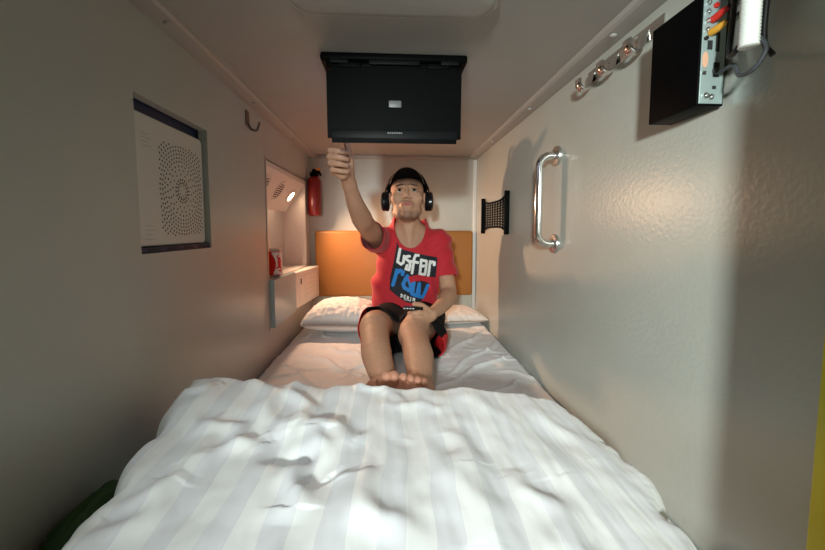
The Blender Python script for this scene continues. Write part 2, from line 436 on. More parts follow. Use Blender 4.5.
k = mw.mid('canwhite')
for f in fwh: mw.f.append([q+o0 for q in f]); mw.mi.append(k)
mw.build('printed_body', can, ang=60)

# fire extinguisher in the back corner
fe = empty('fire_extinguisher', (-.478, 2.33, .925), 'slim dark red fire extinguisher with black head in the back left corner', 'fire extinguisher')
X, Y = -.478, 2.33
m = MB(); m.lathe([(.010, .925), (.034, .926), (.039, .932), (.039, 1.135), (.036, 1.150), (.022, 1.163), (.016, 1.168)], 'extred', T(X, Y, 0)); m.build('cylinder', fe)
m = MB(); m.lathe([(.018, 1.166), (.026, 1.170), (.026, 1.188), (.014, 1.194), (.012, 1.21), (.002, 1.211)], 'black', T(X, Y, 0))
m.box(X-.008, X+.036, Y-.010, Y+.010, 1.188, 1.200, 'black', .003)
m.tube([(X+.012, Y, 1.185), (X+.034, Y, 1.186), (X+.038, Y, 1.170)], .006, 'black', smoothn=4)
m.build('valve_head', fe)
m = MB(); m.box(X+.010, X+.036, Y-.006, Y+.006, 1.201, 1.216, 'orange', .003); m.build('safety_pin', fe)['label'] = 'orange safety pin'
m = MB(); m.box(X-.008, X+.008, Y+.038, YB, .97, .99, 'black'); m.build('bracket', fe)

# headboard pad
hb = MB(); hb.box(-.488, .524, 2.352, YB-.0005, .41, .832, 'leather', .016)
o = hb.build('headboard', ang=60); tag(o, 'tan leather headboard pad fixed to the back wall behind the person', 'headboard')

# ------------------------------------------------------------------ flip-down screen under the ceiling
tv = empty('flip_down_monitor', (.009, 1.10, ZC), 'black flip-down monitor hanging from the middle of the ceiling', 'monitor')
m = MB(); y0 = 1.025
m.box(-.190, .208, y0, 1.30, ZC-.020, ZC, 'black', .006); m.box(-.176, .194, y0+.012, 1.285, ZC-.034, ZC-.018, 'black', .005)
m.build('ceiling_mount', tv)
m = MB(); Rv = T(.009, y0+.010, ZC-.034) @ rot('X', 2)
m.box(-.060, .078, y0-.0, y0+.006, ZC-.030, ZC-.018, 'blacksatin', .002)
m.box(-.165, -.115, y0-.0, y0+.006, ZC-.028, ZC-.017, 'blacksatin', .002); m.box(.135, .185, y0-.0, y0+.006, ZC-.028, ZC-.017, 'blacksatin', .002)
m.build('hinge_cover', tv)
bm = bmesh.new(); bmesh.ops.create_cube(bm, size=1)
for v in bm.verts: v.co = Vector((v.co.x*.368, v.co.y*.012, v.co.z*.200-.1000))
bmesh.ops.bevel(bm, geom=[e for e in bm.edges if abs(e.verts[0].co.y-e.verts[1].co.y) > .01], offset=.012, segments=5, affect='EDGES')
bmesh.ops.bevel(bm, geom=[e for e in bm.edges if abs(e.verts[0].co.y-e.verts[1].co.y) < .001], offset=.004, segments=2, affect='EDGES')
m = MB(); m.bm(bm, 'black', Rv); m.box(-.150, -.090, -.009, .009, -.004, .010, 'black', .002, Rv); m.box(.090, .150, -.009, .009, -.004, .010, 'black', .002, Rv)
m.box(-.172, .172, -.0075, -.005, -.190, -.166, 'blacksatin', .0015, Rv)
fl = m.build('screen_flap', tv)
m = MB(); m.box(-.016, .018, -.0075, -.0058, -.106, -.088, 'badge', .0006, Rv); m.build('badge', fl)['label'] = 'small grey badge'
m = MB()
for k in range(7): m.box(-.020+k*.006, -.0165+k*.006, -.0082, -.0074, -.176, -.172, 'badge', 0, Rv)
m.build('logo_strip', fl)
m = MB(); m.box(-.165, .165, .0061, .0070, -.184, -.018, 'screen', 0, Rv); m.build('screen', fl, smooth=False)

# ------------------------------------------------------------------ grab handle
gh = empty('grab_handle', (XR, 1.22, .935), 'polished steel D-shaped grab handle on the right wall', 'handle')
gy, zt, zb, so = 1.215, 1.082, .790, .060
xb = XR-so; r_ = .035
pts = [(XR-.004, gy, zt)]
for i in range(9):
    a = PI/2*i/8; pts.append((xb+r_-r_*math.sin(a), gy, zt-r_+r_*math.cos(a)))
for i in range(9):
    a = PI/2*i/8; pts.append((xb+r_-r_*math.cos(a), gy, zb+r_-r_*math.sin(a)))
pts.append((XR-.004, gy, zb))
m = MB(); m.tube(pts, .0135, 'chrome', n=24); m.build('bar', gh)
for z in (zt, zb):
    m = MB(); m.lathe([(.032, 0), (.032, .006), (.030, .009), (.016, .010), (.014, .013)], 'steel', T(XR, gy, z) @ rot('Y', -90), 36)
    m.build('flange', gh)

# ------------------------------------------------------------------ perforated holder on the right wall, concave top and bottom
ph = empty('perforated_holder', (XR, 1.94, .92), 'black perforated wall holder with concave top and bottom on the right wall', 'wall holder')
Y0, Y1, zm, hh = 1.715, 2.165, .918, .097
half = lambda u: hh*(.99-.30*(1-(2*u-1)**4)**1.0)
def hp(u, v, x): return (x, Y0+(Y1-Y0)*u, zm+half(u)*v)
m = MB(); NU, NV = 9, 10; xg = XR-.012
for i in range(NU):
    for j in range(NV):
        u0, u1 = .03+.94*i/NU, .03+.94*(i+1)/NU; v0, v1 = -.94+1.88*j/NV, -.94+1.88*(j+1)/NV
        sq = []; ci = []; K = 12
        for k in range(K):
            a = 2*PI*(k+.5)/K+PI/4; c, s_ = math.cos(a), math.sin(a); q = max(abs(c), abs(s_))
            if k % 3 == 1 or True: pass
            sq.append(((u0+u1)/2+(u1-u0)/2*c/q, (v0+v1)/2+(v1-v0)/2*s_/q))
            ci.append(((u0+u1)/2+(u1-u0)/2*c*.74, (v0+v1)/2+(v1-v0)/2*s_*.74))
        for xx in (xg, xg+.003):
            vs = [hp(*p, xx) for p in sq]+[hp(*p, xx) for p in ci]
            m.add(vs, [[k, (k+1) % K, K+(k+1) % K, K+k] for k in range(K)], 'black')
            for (ca, sa) in ((u0, v0), (u1, v0), (u1, v1), (u0, v1)):   # corner fillers
                near = sorted(sq, key=lambda p: ((p[0]-ca)/(u1-u0))**2+((p[1]-sa)/(v1-v0))**2)[:2]
                m.add([hp(ca, sa, xx), hp(*near[0], xx), hp(*near[1], xx)], [[0, 1, 2]], 'black')
m.build('perforated_sheet', ph, smooth=False)
m = MB()
for v in (-1, 1):
    m.tube([hp(.02+.96*k/24, v*.97, xg+.001) for k in range(25)], .005, 'black', n=8)
m.build('rim', ph)
for u in (0, 1):
    m = MB(); y = Y0+(Y1-Y0)*u; m.box(XR-.022, XR, y-.009, y+.009, zm-hh-.006, zm+hh+.006, 'black', .003); m.build('end_bar', ph)

# ------------------------------------------------------------------ media player box with cables
mp = empty('media_player', (XR, .65, 1.04), 'black slim media player box mounted high on the right wall near the front', 'media player')
m = MB(); m.box(.500, .546, .593, .706, 1.040, 1.215, 'black', .0015); m.build('case', mp)
m = MB(); m.box(.546, XR, .62, .68, 1.06, 1.19, 'black'); m.build('wall_bracket', mp, smooth=False)
m = MB(); m.box(.503, .543, .5915, .594, 1.043, 1.212, 'plate', .0006); pl = m.build('connector_plate', mp); pl['label'] = 'silver rear plate full of sockets'
m = MB()
def sock(x, z, r, mt, d=.004, n=14):
    m.lathe([(r, 0), (r, d), (r*.6, d), (r*.55, d*.4), (.0003, d*.4)], mt, T(x, .5917, z) @ rot('X', 90), n)
for z in (1.20, 1.186, 1.172, 1.158): sock(.509, z, .0035, 'alu')
for z in (1.196, 1.180): sock(.522, z, .004, 'rcared' if z > 1.19 else 'alu')
sock(.512, 1.055, .0045, 'alu'); sock(.521, 1.053, .0045, 'alu'); sock(.508, 1.145, .003, 'hole')
m.box(.512, .520, .5905, .592, 1.128, 1.142, 'hole'); m.box(.526, .532, .5905, .592, 1.125, 1.155, 'hole'); m.box(.524, .534, .5905, .592, 1.085, 1.108, 'hole')
m.box(.505, .512, .5905, .592, 1.088, 1.094, 'alu'); m.box(.524, .530, .5905, .592, 1.066, 1.071, 'hole')
m.build('socket_row', pl)
m = MB(); m.lathe([(.0075, 0), (.0075, .0006), (.0003, .0008)], 'tagpink', T(.509, .5912, 1.112) @ rot('X', 90) @ Matrix.Diagonal((.7, 1.7, 1, 1)), 24); m.build('sticker', pl)['label'] = 'oval peach sticker'
# plugs and leads
def lead(name, label, pts, r, cm, plugm=None, plug=None, group=None):
    o = empty(name, pts[0], label, 'cable', group)
    m = MB(); m.tube(pts, r, cm, n=12, smoothn=10); m.build('wire', o)
    if plug:
        m = MB(); m.tube(plug, [.0058, .0058, .0050, .0032], plugm, n=14); m.build('plug', o)
    return o
tx, ty = .503, .515
lead('audio_cable', 'lead with red plug in the top of the media player', [(.522, .572, 1.180), (.525, .550, 1.186), (.530, .53, 1.205), (.532, .52, 1.27)], .0022, 'cable', 'rcared',
     [(.518, .591, 1.174), (.519, .582, 1.176), (.521, .574, 1.179), (.522, .567, 1.181)])
lead('video_cable', 'lead with orange-yellow plug in the media player', [(.520, .572, 1.158), (.527, .550, 1.166), (.534, .53, 1.19), (.537, .52, 1.27)], .0022, 'cable', 'rcayellow',
     [(.516, .591, 1.154), (.517, .582, 1.155), (.519, .574, 1.157), (.520, .567, 1.160)])
lead('power_cable', 'thick black cable looping from the media player top up into the white conduit', [(.522, .575, 1.222), (.512, .548, 1.19), (.508, .545, 1.13), (.502, .540, 1.095), (.494, .520, 1.093), (.500, .515, 1.115), (.501, .515, 1.16)], .0036, 'cable', 'black',
     [(.515, .60, 1.235), (.517, .592, 1.230), (.520, .583, 1.226), (.522, .575, 1.222)])
lead('signal_cable', 'dark grey cable curving from the lower socket to the white conduit', [(.530, .588, 1.090), (.528, .560, 1.090), (.515, .535, 1.065), (.508, .505, 1.062), (.510, .492, 1.085), (.508, .510, 1.115), (.506, .515, 1.15)], .0030, 'cablegrey', 'cablegrey',
     [(.527, .5955, 1.096), (.528, .592, 1.094), (.529, .590, 1.092), (.530, .588, 1.090)])
lead('loose_cable', 'black cable hanging beside the white conduit with a free end', [(.508, .490, 1.30), (.513, .498, 1.18), (.514, .500, 1.10), (.520, .492, 1.074)], .0036, 'cable')
cd = MB()
prof = []
z = 1.090
while z < ZC+.0:
    prof += [(.0112, z), (.0122, z+.0012), (.0122, z+.0022), (.0112, z+.0034)]; z += .0046
cd.lathe(prof, 'tube', T(.497, .505, 0), 24)
o = cd.build('cable_conduit', ang=80); tag(o, 'white corrugated cable conduit hanging down beside the media player', 'conduit')

# ------------------------------------------------------------------ bed
m = MB(); m.box(XL+.002, XR-.002, YN+.005, YB-.005, .002, ZM-.030, 'sheet', .012)
tag(m.build('mattress'), 'white mattress filling the pod floor under the sheet', 'mattress')
def smst(a, b, x):
    t = min(max((x-a)/(b-a), 0), 1); return t*t*(3-2*t)
def ridge(x, y, a, b, w, h, sh=1.):
    ax, ay = a; bx, by = b; dx, dy = bx-ax, by-ay; L2 = dx*dx+dy*dy
    t = ((x-ax)*dx+(y-ay)*dy)/L2; tt = min(max(t, 0), 1)
    px, py = ax+tt*dx, ay+tt*dy
    wob = .012*math.sin(9*tt+ax*37)
    d = ((x-px)*-dy+(y-py)*dx)/math.sqrt(L2)+wob if 0 < t < 1 else math.hypot(x-px, y-py)
    return h*math.exp(-(d/w)**2)*(math.sin(PI*min(max((t+.12)/1.24, 0), 1))**.6)
rs = random.Random(11)
SR = []
for k in range(42):   # creases spreading away from the person and along the bed
    side = rs.choice((-1, 1)); a = rs.uniform(0, PI)
    x = rs.uniform(-.48, .5); y = rs.uniform(.95, 2.2)
    ang = math.atan2(y-1.7, x-.08)+rs.uniform(-.45, .45); L = rs.uniform(.08, .28)
    SR.append(((x, y), (x+L*math.cos(ang), y+L*math.sin(ang)), rs.uniform(.006, .016), rs.uniform(.003, .008)))
SR += [((.16, 1.25), (.50, 1.55), .012, .012), ((.2, 1.35), (.52, 1.75), .010, .010), ((.22, 1.55), (.5, 1.95), .014, .012), ((-.15, 1.15), (-.45, 1.5), .010, .008),
       ((-.12, 1.35), (-.38, 1.62), .012, .010), ((-.15, 1.6), (-.34, 1.72), .012, .012), ((.2, 1.08), (.46, 1.28), .010, .010), ((-.3, 1.0), (-.1, 1.2), .012, .008)]
def sheet_z(x, y):
    z = ZM-.004+.004*fbm(x, y, 1, 7)+.002*fbm(x*1.0, y, 2, 22)
    for a, b_, w_, h_ in SR:
        if abs(x-(a[0]+b_[0])/2) < .3 and abs(y-(a[1]+b_[1])/2) < .3: z += ridge(x, y, a, b_, w_, h_)
    e = min(x-(XL+.004), (XR-.004)-x)
    z -= .024*(1-smst(0, .030, e))
    return z
def heightfield(name, x0, x1, y0, y1, nx, ny, fn, thick, mt, uattr=False):
    vs = []; us = []
    for j in range(ny+1):
        for i in range(nx+1):
            x = x0+(x1-x0)*i/nx; y = y0+(y1-y0)*j/ny
            p = fn(x, y); vs.append(p if isinstance(p, tuple) else (x, y, p)); us.append((x, y))
    n = len(vs); fs = [[j*(nx+1)+i, j*(nx+1)+i+1, (j+1)*(nx+1)+i+1, (j+1)*(nx+1)+i] for j in range(ny) for i in range(nx)]
    m = MB(); m.add(vs, fs, mt); o = m.build(name, ang=180)
    me = o.data
    if uattr:
        at = me.attributes.new('cloth_u', 'FLOAT_VECTOR', 'POINT')
        for k, (x, y) in enumerate(us): at.data[k].vector = (x+1., y, 0)
    if thick:
        s = o.modifiers.new('thickness', 'SOLIDIFY'); s.thickness = thick; s.offset = -1
    return o
bs = heightfield('bed_sheet', XL+.004, XR-.004, YN+.01, YB-.006, 210, 400, sheet_z, .003, 'sheet')
tag(bs, 'crumpled white sheet spread over the mattress under the person', 'bed sheet')

def pillow(name, c, sx, sy, sz, rz, seed, label, flap=0., squash=None):
    NX, NY = 90, 70; vs = []; R = rot('Z', rz) @ rot('X', 0)
    fs = []
    for s_ in (1, -1):
        for j in range(NY+1):
            for i in range(NX+1):
                u = -1+2*i/NX; v = -1+2*j/NY
                e = max(0, (1-abs(u)**2.4))**.5*max(0, (1-abs(v)**2.4))**.5
                pin = 1-.07*(v*v)*(1-u*u) ; pin2 = 1-.07*(u*u)*(1-v*v)
                x = u*sx*(1-.05*(1-v*v)); y = v*sy*(1-.06*(1-u*u))
                h = e**.75*sz
                wr = (1-e**2*.6)*.10*sz*fbm(u*3+seed, v*3, 0, 2)+.05*sz*fbm(u*2+seed, v*6, 3, 2)*e
                z = (h+wr*min(1, e*3)) if s_ > 0 else -h*.55
                if squash: z *= squash(u, v)
                p = R @ Vector((x, y, z)); vs.append((p.x+c[0], p.y+c[1], p.z+c[2]))
    n1 = (NX+1)*(NY+1)
    for q in (0, 1):
        for j in range(NY):
            for i in range(NX):
                f = [q*n1+j*(NX+1)+i, q*n1+j*(NX+1)+i+1, q*n1+(j+1)*(NX+1)+i+1, q*n1+(j+1)*(NX+1)+i]
                fs.append(f if q == 0 else f[::-1])
    m = MB(); m.add(vs, fs, 'pillow'); o = m.build(name, ang=180)
    bm = bmesh.new(); bm.from_mesh(o.data); bmesh.ops.remove_doubles(bm, verts=bm.verts, dist=.0005); bm.to_mesh(o.data); bm.free()
    for p in o.data.polygons: p.use_smooth = True
    return tag(o, label, 'pillow')
pillow('pillow', (-.262, 1.98, .362), .185, .165, .105, -5, 1.3, 'plump white pillow by the headboard, left of the person under the lamp')
pillow('pillow', (.345, 2.165, .322), .185, .160, .050, 8, 5.1, 'flatter white pillow by the headboard, right of the person')

# quilt in the foreground
QR = [((-.30, .84), (-.20, .62), .020, .016), ((-.24, .86), (-.16, .66), .014, .014), ((-.18, .66), (-.06, .60), .022, .016), ((-.20, .60), (-.10, .50), .020, -.022),
      ((-.12, .62), (-.13, .44), .016, .016), ((-.40, .78), (-.30, .55), .018, .010), ((-.12, .85), (-.02, .78), .012, .008), ((.0, .84), (.02, .60), .010, .007),
      ((.06, .84), (.12, .52), .012, .006), ((.16, .82), (.24, .5), .014, .007), ((.26, .80), (.33, .55), .012, .008), ((-.32, .66), (-.22, .58), .016, .012), ((-.06, .5), (.02, .36), .02, .012),
      ((.10, .6), (.10, .38), .014, .009), ((.18, .5), (.22, .36), .014, .010), ((-.46, .72), (-.38, .80), .014, .012), ((-.42, .88), (-.47, .84), .014, .012),
      ((-.02, .72), (.10, .70), .010, .006), ((-.3, .5), (-.34, .36), .02, .010), ((-.36, .45), (-.22, .62), .014, .008)]
def quilt(u, v):   # u,v in -1..1
    # outline: left edge, right edge, far edge follow a loosely spread quilt
    x0 = -.490+.075*smst(1., -.8, v)+.012*fbm(v, 4, 0, 3); x1 = .425-.015*smst(0, 1, v)-.045*smst(-.1, -1, v)+.014*fbm(v, 9, 0, 3)
    y0 = .34; y1 = .900-.058*(u+1)/2*1.6+.008*fbm(u, 2, 0, 4)
    x = x0+(x1-x0)*(u+1)/2; y = y0+(y1-y0)*(v+1)/2
    ex = 1-abs(u); ey = 1-v
    r = .068
    dx_ = ex*.46; dy_ = ey*.27
    fx = 1-max(0, 1-dx_/r)**2.6; fy = 1-max(0, 1-dy_/r)**2.6
    e = max(fx, 0)**.55*max(fy, 0)**.55
    top = .186+.012*fbm(x, y, 5, 3)+.005*fbm(x, y*.5, 8, 7)+.001*fbm(x, y*.5, 3, 26)+.0035*fbm(x, y*.16, 12, 24)+.014*smst(-.1, -.45, x)*smst(.5, .85, y)-.016*smst(.1, .4, x)
    for a, b_, w_, h_ in QR: top += ridge(x, y, a, b_, w_*(1.25 if a[0] < -.05 else 1.6), h_*(.95 if a[0] < -.05 else .8))*min(1, dy_/.06)
    # scalloped edge folds
    top += (1-min(1, dy_/.08))*.003*math.sin(x*46+2*fbm(x, 0, 0, 5))
    bul = .010*math.sin(y*50+3*fbm(x, y, 0, 4))*(1-min(1, dx_/.06))
    x += bul
    return (x, y, ZM+.006+top*e)
NXQ, NYQ = 320, 220
vs = []; us = []
def warp(t): return math.sin(t*PI/2)   # finer steps at the edges
for j in range(NYQ+1):
    for i in range(NXQ+1):
        u = warp(-1+2*i/NXQ); v = -1+2*j/NYQ; v = v if v < 0 else math.sin(v*PI/2)
        p = quilt(u, v); vs.append(p); us.append((p[0]+1+.010*fbm(p[0], p[1], 0, 4)+.05*(p[1]-.4)*p[0], p[1], 0))
fs = [[j*(NXQ+1)+i, j*(NXQ+1)+i+1, (j+1)*(NXQ+1)+i+1, (j+1)*(NXQ+1)+i] for j in range(NYQ) for i in range(NXQ)]
me = bpy.data.meshes.new('quilt'); me.from_pydata(vs, [], fs); me.materials.append(M['quilt'])
at = me.attributes.new('cloth_u', 'FLOAT_VECTOR', 'POINT')
at.data.foreach_set('vector', [c for u in us for c in u])
me.polygons.foreach_set('use_smooth', [True]*len(me.polygons))
q = bpy.data.objects.new('quilt', me); col.objects.link(q)
s = q.modifiers.new('thickness', 'SOLIDIFY'); s.thickness = .004; s.offset = -1
tag(q, 'thick white satin-striped quilt bunched across the near end of the bed', 'quilt')

# dark green pouch, mostly the shadow between quilt and left wall given a shape
vs = []; NU, NV = 40, 30
for j in range(NV+1):
    for i in range(NU):
        a = 2*PI*i/NU; t = -PI/2+PI*j/NV
        k = 1+.10*fbm(math.cos(a), math.sin(a), t, 2)
        c, s_ = math.cos(t), math.sin(t)
        f = lambda q: math.copysign(abs(q)**.7, q)
        vs.append((-.488+.024*f(math.cos(a)*c)*k, .585+.09*f(math.sin(a)*c)*k, .352+.048*f(s_)*k))
fs = [[j*NU+i, j*NU+(i+1) % NU, (j+1)*NU+(i+1) % NU, (j+1)*NU+i] for j in range(NV) for i in range(NU)]
m = MB(); m.add(vs, fs, 'green'); 
tag(m.build('shadow_pouch', ang=180), 'dark green fabric pouch, mostly painted shadow, wedged between the quilt and the left wall', 'pouch')

# ------------------------------------------------------------------ signed-distance modelling for the person
class Field:
    def __init__(s, lo, hi, h):
        s.lo = np.array(lo, np.float32); s.h = h
        s.n = np.ceil((np.array(hi)-s.lo)/h).astype(int)+1
        s.a = np.full(tuple(s.n), .05, np.float32)
    def _sub(s, lo, hi):
        i0 = np.maximum(np.floor((np.array(lo)-s.lo)/s.h).astype(int), 0)
        i1 = np.minimum(np.ceil((np.array(hi)-s.lo)/s.h).astype(int)+1, s.n)
        sl = tuple(slice(a, b) for a, b in zip(i0, i1))
        ax = [(np.arange(a, b)*s.h+l).astype(np.float32) for a, b, l in zip(i0, i1, s.lo)]
        return sl, np.meshgrid(*ax, indexing='ij', sparse=False)
    def op(s, f, lo, hi, k=.01, mode='u'):
        pad = k+.02
        lo = np.array(lo)-pad; hi = np.array(hi)+pad
        sl, P = s._sub(lo, hi)
        if P[0].size == 0: return
        d = f(*P).astype(np.float32); a = s.a[sl]
        if mode == 'u':
            h = np.clip(.5+.5*(a-d)/k, 0, 1); s.a[sl] = a*(1-h)+d*h-k*h*(1-h)
        else:
            d = -d; h = np.clip(.5-.5*(a-d)/k, 0, 1); s.a[sl] = a*(1-h)+d*h+k*h*(1-h)
    def cone(s, a, b, ra, rb, k=.01, mode='u', M_=None, sq=None):
        a = np.array(a, float); b = np.array(b, float)
        if M_ is not None:
            A_ = M_ @ Vector(a); B_ = M_ @ Vector(b); a = np.array(A_[:]); b = np.array(B_[:])
        r = max(ra, rb); ba = b-a; L2 = float(ba @ ba)+1e-12
        def f(x, y, z):
            t = np.clip(((x-a[0])*ba[0]+(y-a[1])*ba[1]+(z-a[2])*ba[2])/L2, 0, 1)
            return np.sqrt((x-a[0]-t*ba[0])**2+(y-a[1]-t*ba[1])**2+(z-a[2]-t*ba[2])**2)-(ra+(rb-ra)*t)
        s.op(f, np.minimum(a, b)-r, np.maximum(a, b)+r, k, mode)
    def ell(s, c, r, k=.01, mode='u', M_=None):
        c = Vector(c); Mx = (M_ if M_ is not None else Matrix.Identity(4)) @ T(*c); Mi = np.array(Mx.inverted()); r = np.array(r, float)
        R = max(r)*1.05; cw = np.array((Mx @ Vector((0, 0, 0)))[:])
        def f(x, y, z):
            X_ = Mi[0, 0]*x+Mi[0, 1]*y+Mi[0, 2]*z+Mi[0, 3]; Y_ = Mi[1, 0]*x+Mi[1, 1]*y+Mi[1, 2]*z+Mi[1, 3]; Z_ = Mi[2, 0]*x+Mi[2, 1]*y+Mi[2, 2]*z+Mi[2, 3]
            k0 = np.sqrt((X_/r[0])**2+(Y_/r[1])**2+(Z_/r[2])**2); k1 = np.sqrt((X_/r[0]**2)**2+(Y_/r[1]**2)**2+(Z_/r[2]**2)**2)+1e-9
            return k0*(k0-1)/k1
        s.op(f, cw-R, cw+R, k, mode)
    def chain(s, pts, k=.01, M_=None):
        # one limb: spline through the joints, blended as a single shape
        P_ = [(M_ @ Vector(p[:3])) if M_ is not None else Vector(p[:3]) for p in pts]
        Q_ = spline(P_, 5) if len(P_) > 2 else P_
        rr_ = [p[3] for p in pts]; n_ = len(Q_)
        R_ = list(np.interp(np.linspace(0, len(pts)-1, n_), range(len(pts)), rr_))
        segs = [(np.array(Q_[i][:]), np.array(Q_[i+1][:]), R_[i], R_[i+1]) for i in range(n_-1)]
        def f(x, y, z):
            d = None
            for a, b, ra, rb in segs:
                ba = b-a; L2 = float(ba @ ba)+1e-12
                t = np.clip(((x-a[0])*ba[0]+(y-a[1])*ba[1]+(z-a[2])*ba[2])/L2, 0, 1)
                e = np.sqrt((x-a[0]-t*ba[0])**2+(y-a[1]-t*ba[1])**2+(z-a[2]-t*ba[2])**2)-(ra+(rb-ra)*t)
                d = e if d is None else np.minimum(d, e)
            return d
        A_ = np.array([p[:] for p in Q_]); m_ = max(rr_)
        s.op(f, A_.min(0)-m_, A_.max(0)+m_, k)
    def warp(s, fn, lo, hi):
        sl, P = s._sub(lo, hi); s.a[sl] = s.a[sl]+fn(*P).astype(np.float32)
    def mesh(s, clean=True):
        g = openvdb.FloatGrid(.05); g.copyFromArray(np.ascontiguousarray(np.clip(s.a, -.05, .05)))
        p, q = g.convertToQuads(); p = p*s.h+s.lo
        return p, q
def to_obj(name, p, q, mats, parent=None, mi=None, smooth_it=1, thick=0, keep_largest=False):
    me = bpy.data.meshes.new(name); me.from_pydata(p.tolist(), [], q[:, ::-1].tolist())
    for k in mats: me.materials.append(M[k])
    bm = bmesh.new(); bm.from_mesh(me)
    if mi is not None:
        bm.faces.ensure_lookup_table()
        for f, k in zip(bm.faces, mi): f.material_index = int(k)
    dead = [v for v in bm.verts if not v.link_faces]; bmesh.ops.delete(bm, geom=dead, context='VERTS')
    for _ in range(smooth_it): bmesh.ops.smooth_vert(bm, verts=bm.verts, factor=.5, use_axis_x=True, use_axis_y=True, use_axis_z=True)
    bmesh.ops.recalc_face_normals(bm, faces=bm.faces)
    bm.to_mesh(me); bm.free()
    me.polygons.foreach_set('use_smooth', [True]*len(me.polygons))
    o = bpy.data.objects.new(name, me); col.objects.link(o)
    if parent: o.parent = parent
    if thick:
        s = o.modifiers.new('thickness', 'SOLIDIFY'); s.thickness = thick; s.offset = 0
    return o

person = empty('person', (0, 0, 0), 'person in red printed t-shirt and black cap sitting on the bed, one arm raised', 'person')
HM = T(.076, 1.835, .994) @ rot('Z', -3) @ rot('X', -14) @ Matrix.Scale(1.13, 4)   # head frame, face looks to -Y
B = Field((-.27, .90, .275), (.40, 2.02, 1.16), .0023)
# torso
B.ell((.09, 1.89, .395), (.145, .105, .095), .03)
B.ell((.085, 1.885, .52), (.130, .088, .13), .04)
B.ell((.09, 1.875, .69), (.150, .090, .13), .05)
B.chain([(-.055, 1.865, .785, .050), (.09, 1.895, .80, .055), (.235, 1.87, .775, .050)], .04)
B.chain([(.090, 1.885, .79, .066), (.078, 1.86, .93, .057)], .04)
B.cone((.05, 1.885, .828), (-.04, 1.865, .790), .038, .040, .03); B.cone((.13, 1.885, .828), (.22, 1.865, .780), .038, .040, .03)
B.cone((.06, 1.825, .905), (.085, 1.815, .775), .014, .012, .015); B.cone((.098, 1.825, .905), (.088, 1.815, .775), .014, .012, .015)
# raised right arm
B.chain([(-.065, 1.845, .788, .052), (-.090, 1.70, .822, .046), (-.112, 1.575, .860, .041), (-.122, 1.50, .885, .042), (-.138, 1.40, .938, .032), (-.150, 1.325, .996, .0235)], .02)
# raised hand: fist with the thumb up
HZ = .042
class _Up:
    def chain(s, pts, k=.01): B.chain([(p[0], p[1], p[2]+HZ, p[3]) for p in pts], k)
    def cone(s, a, b, ra, rb, k=.01): B.cone((a[0], a[1], a[2]+HZ), (b[0], b[1], b[2]+HZ), ra, rb, k)
    def ell(s, c, r, k=.01): B.ell((c[0], c[1], c[2]+HZ), r, k)
HD = _Up()
HD.chain([(-.150, 1.33, .952, .023), (-.160, 1.275, .990, .024), (-.170, 1.255, 1.000, .024)], .012)
HD.chain([(-.150, 1.325, .960, .020), (-.150, 1.27, 1.005, .021)], .012)
for i in range(4):
    z = 1.048-.0205*i; L = (.0, .003, .001, -.006)[i]; r = (.0096, .0100, .0096, .0086)[i]; yb = 1.245
    HD.cone((-.158, 1.285, .985+.012*(3-i)*.8), (-.192, yb, z), .014, .0115, .010)
    HD.chain([(-.194, yb, z, r+.001), (-.197-L, yb-.028, z+.002, r), ], .003)
    HD.chain([(-.197-L, yb-.028, z+.002, r), (-.166, yb-.040-L, z-.003, r*.95), (-.146, yb-.026, z-.005, r*.82)], .0025)
    if i: pass
HD.ell((-.165, 1.25, .995), (.026, .018, .034), .010)
HD.chain([(-.148, 1.305, .985, .017), (-.140, 1.262, 1.025, .0135), (-.141, 1.238, 1.052, .0108), (-.146, 1.226, 1.074, .0092)], .006)
# lowered left arm
B.chain([(.230, 1.865, .770, .050), (.258, 1.83, .65, .045), (.276, 1.775, .540, .039), (.258, 1.70, .512, .040), (.210, 1.60, .492, .031), (.165, 1.525, .482, .023)], .02)
class _Sh:
    def chain(s, pts, k=.01): B.chain([(p[0]-.015, p[1]-.077, p[2]-.030, p[3]) for p in pts], k)
LH = _Sh()
LH.chain([(.180, 1.602, .508, .022), (.150, 1.580, .512, .023), (.138, 1.572, .512, .022)], .012)
LH.chain([(.180, 1.602, .500, .019), (.148, 1.585, .494, .020)], .012)
for i in range(4):   # fingers closed round the remote
    z = .530-.0165*i; y = 1.560-.004*i; r = (.0090, .0095, .0090, .0080)[i]
    LH.chain([(.148, 1.570, z, r+.002), (.118, y-.012, z+.002, r), (.090, y+.001, z-.004, r*.92), (.086, y+.020, z-.008, r*.8)], .0028)
LH.chain([(.165, 1.590, .530, .015), (.135, 1.570, .556, .0115), (.106, 1.562, .563, .0095)], .007)
# legs
B.chain([(.0, 1.87, .380, .082), (-.040, 1.66, .400, .074), (-.070, 1.475, .447, .061), (-.066, 1.38, .430, .0535), (-.056, 1.27, .402, .054), (-.038, 1.18, .378, .044), (-.022, 1.10, .362, .034)], .03)
B.ell((-.070, 1.440, .463), (.036, .026, .034), .025)
B.chain([(.17, 1.87, .380, .082), (.130, 1.66, .388, .074), (.084, 1.475, .417, .061), (.088, 1.38, .405, .0535), (.092, 1.27, .390, .054), (.090, 1.18, .376, .044), (.084, 1.10, .362, .034)], .03)
B.ell((.084, 1.440, .432), (.036, .026, .034), .025)
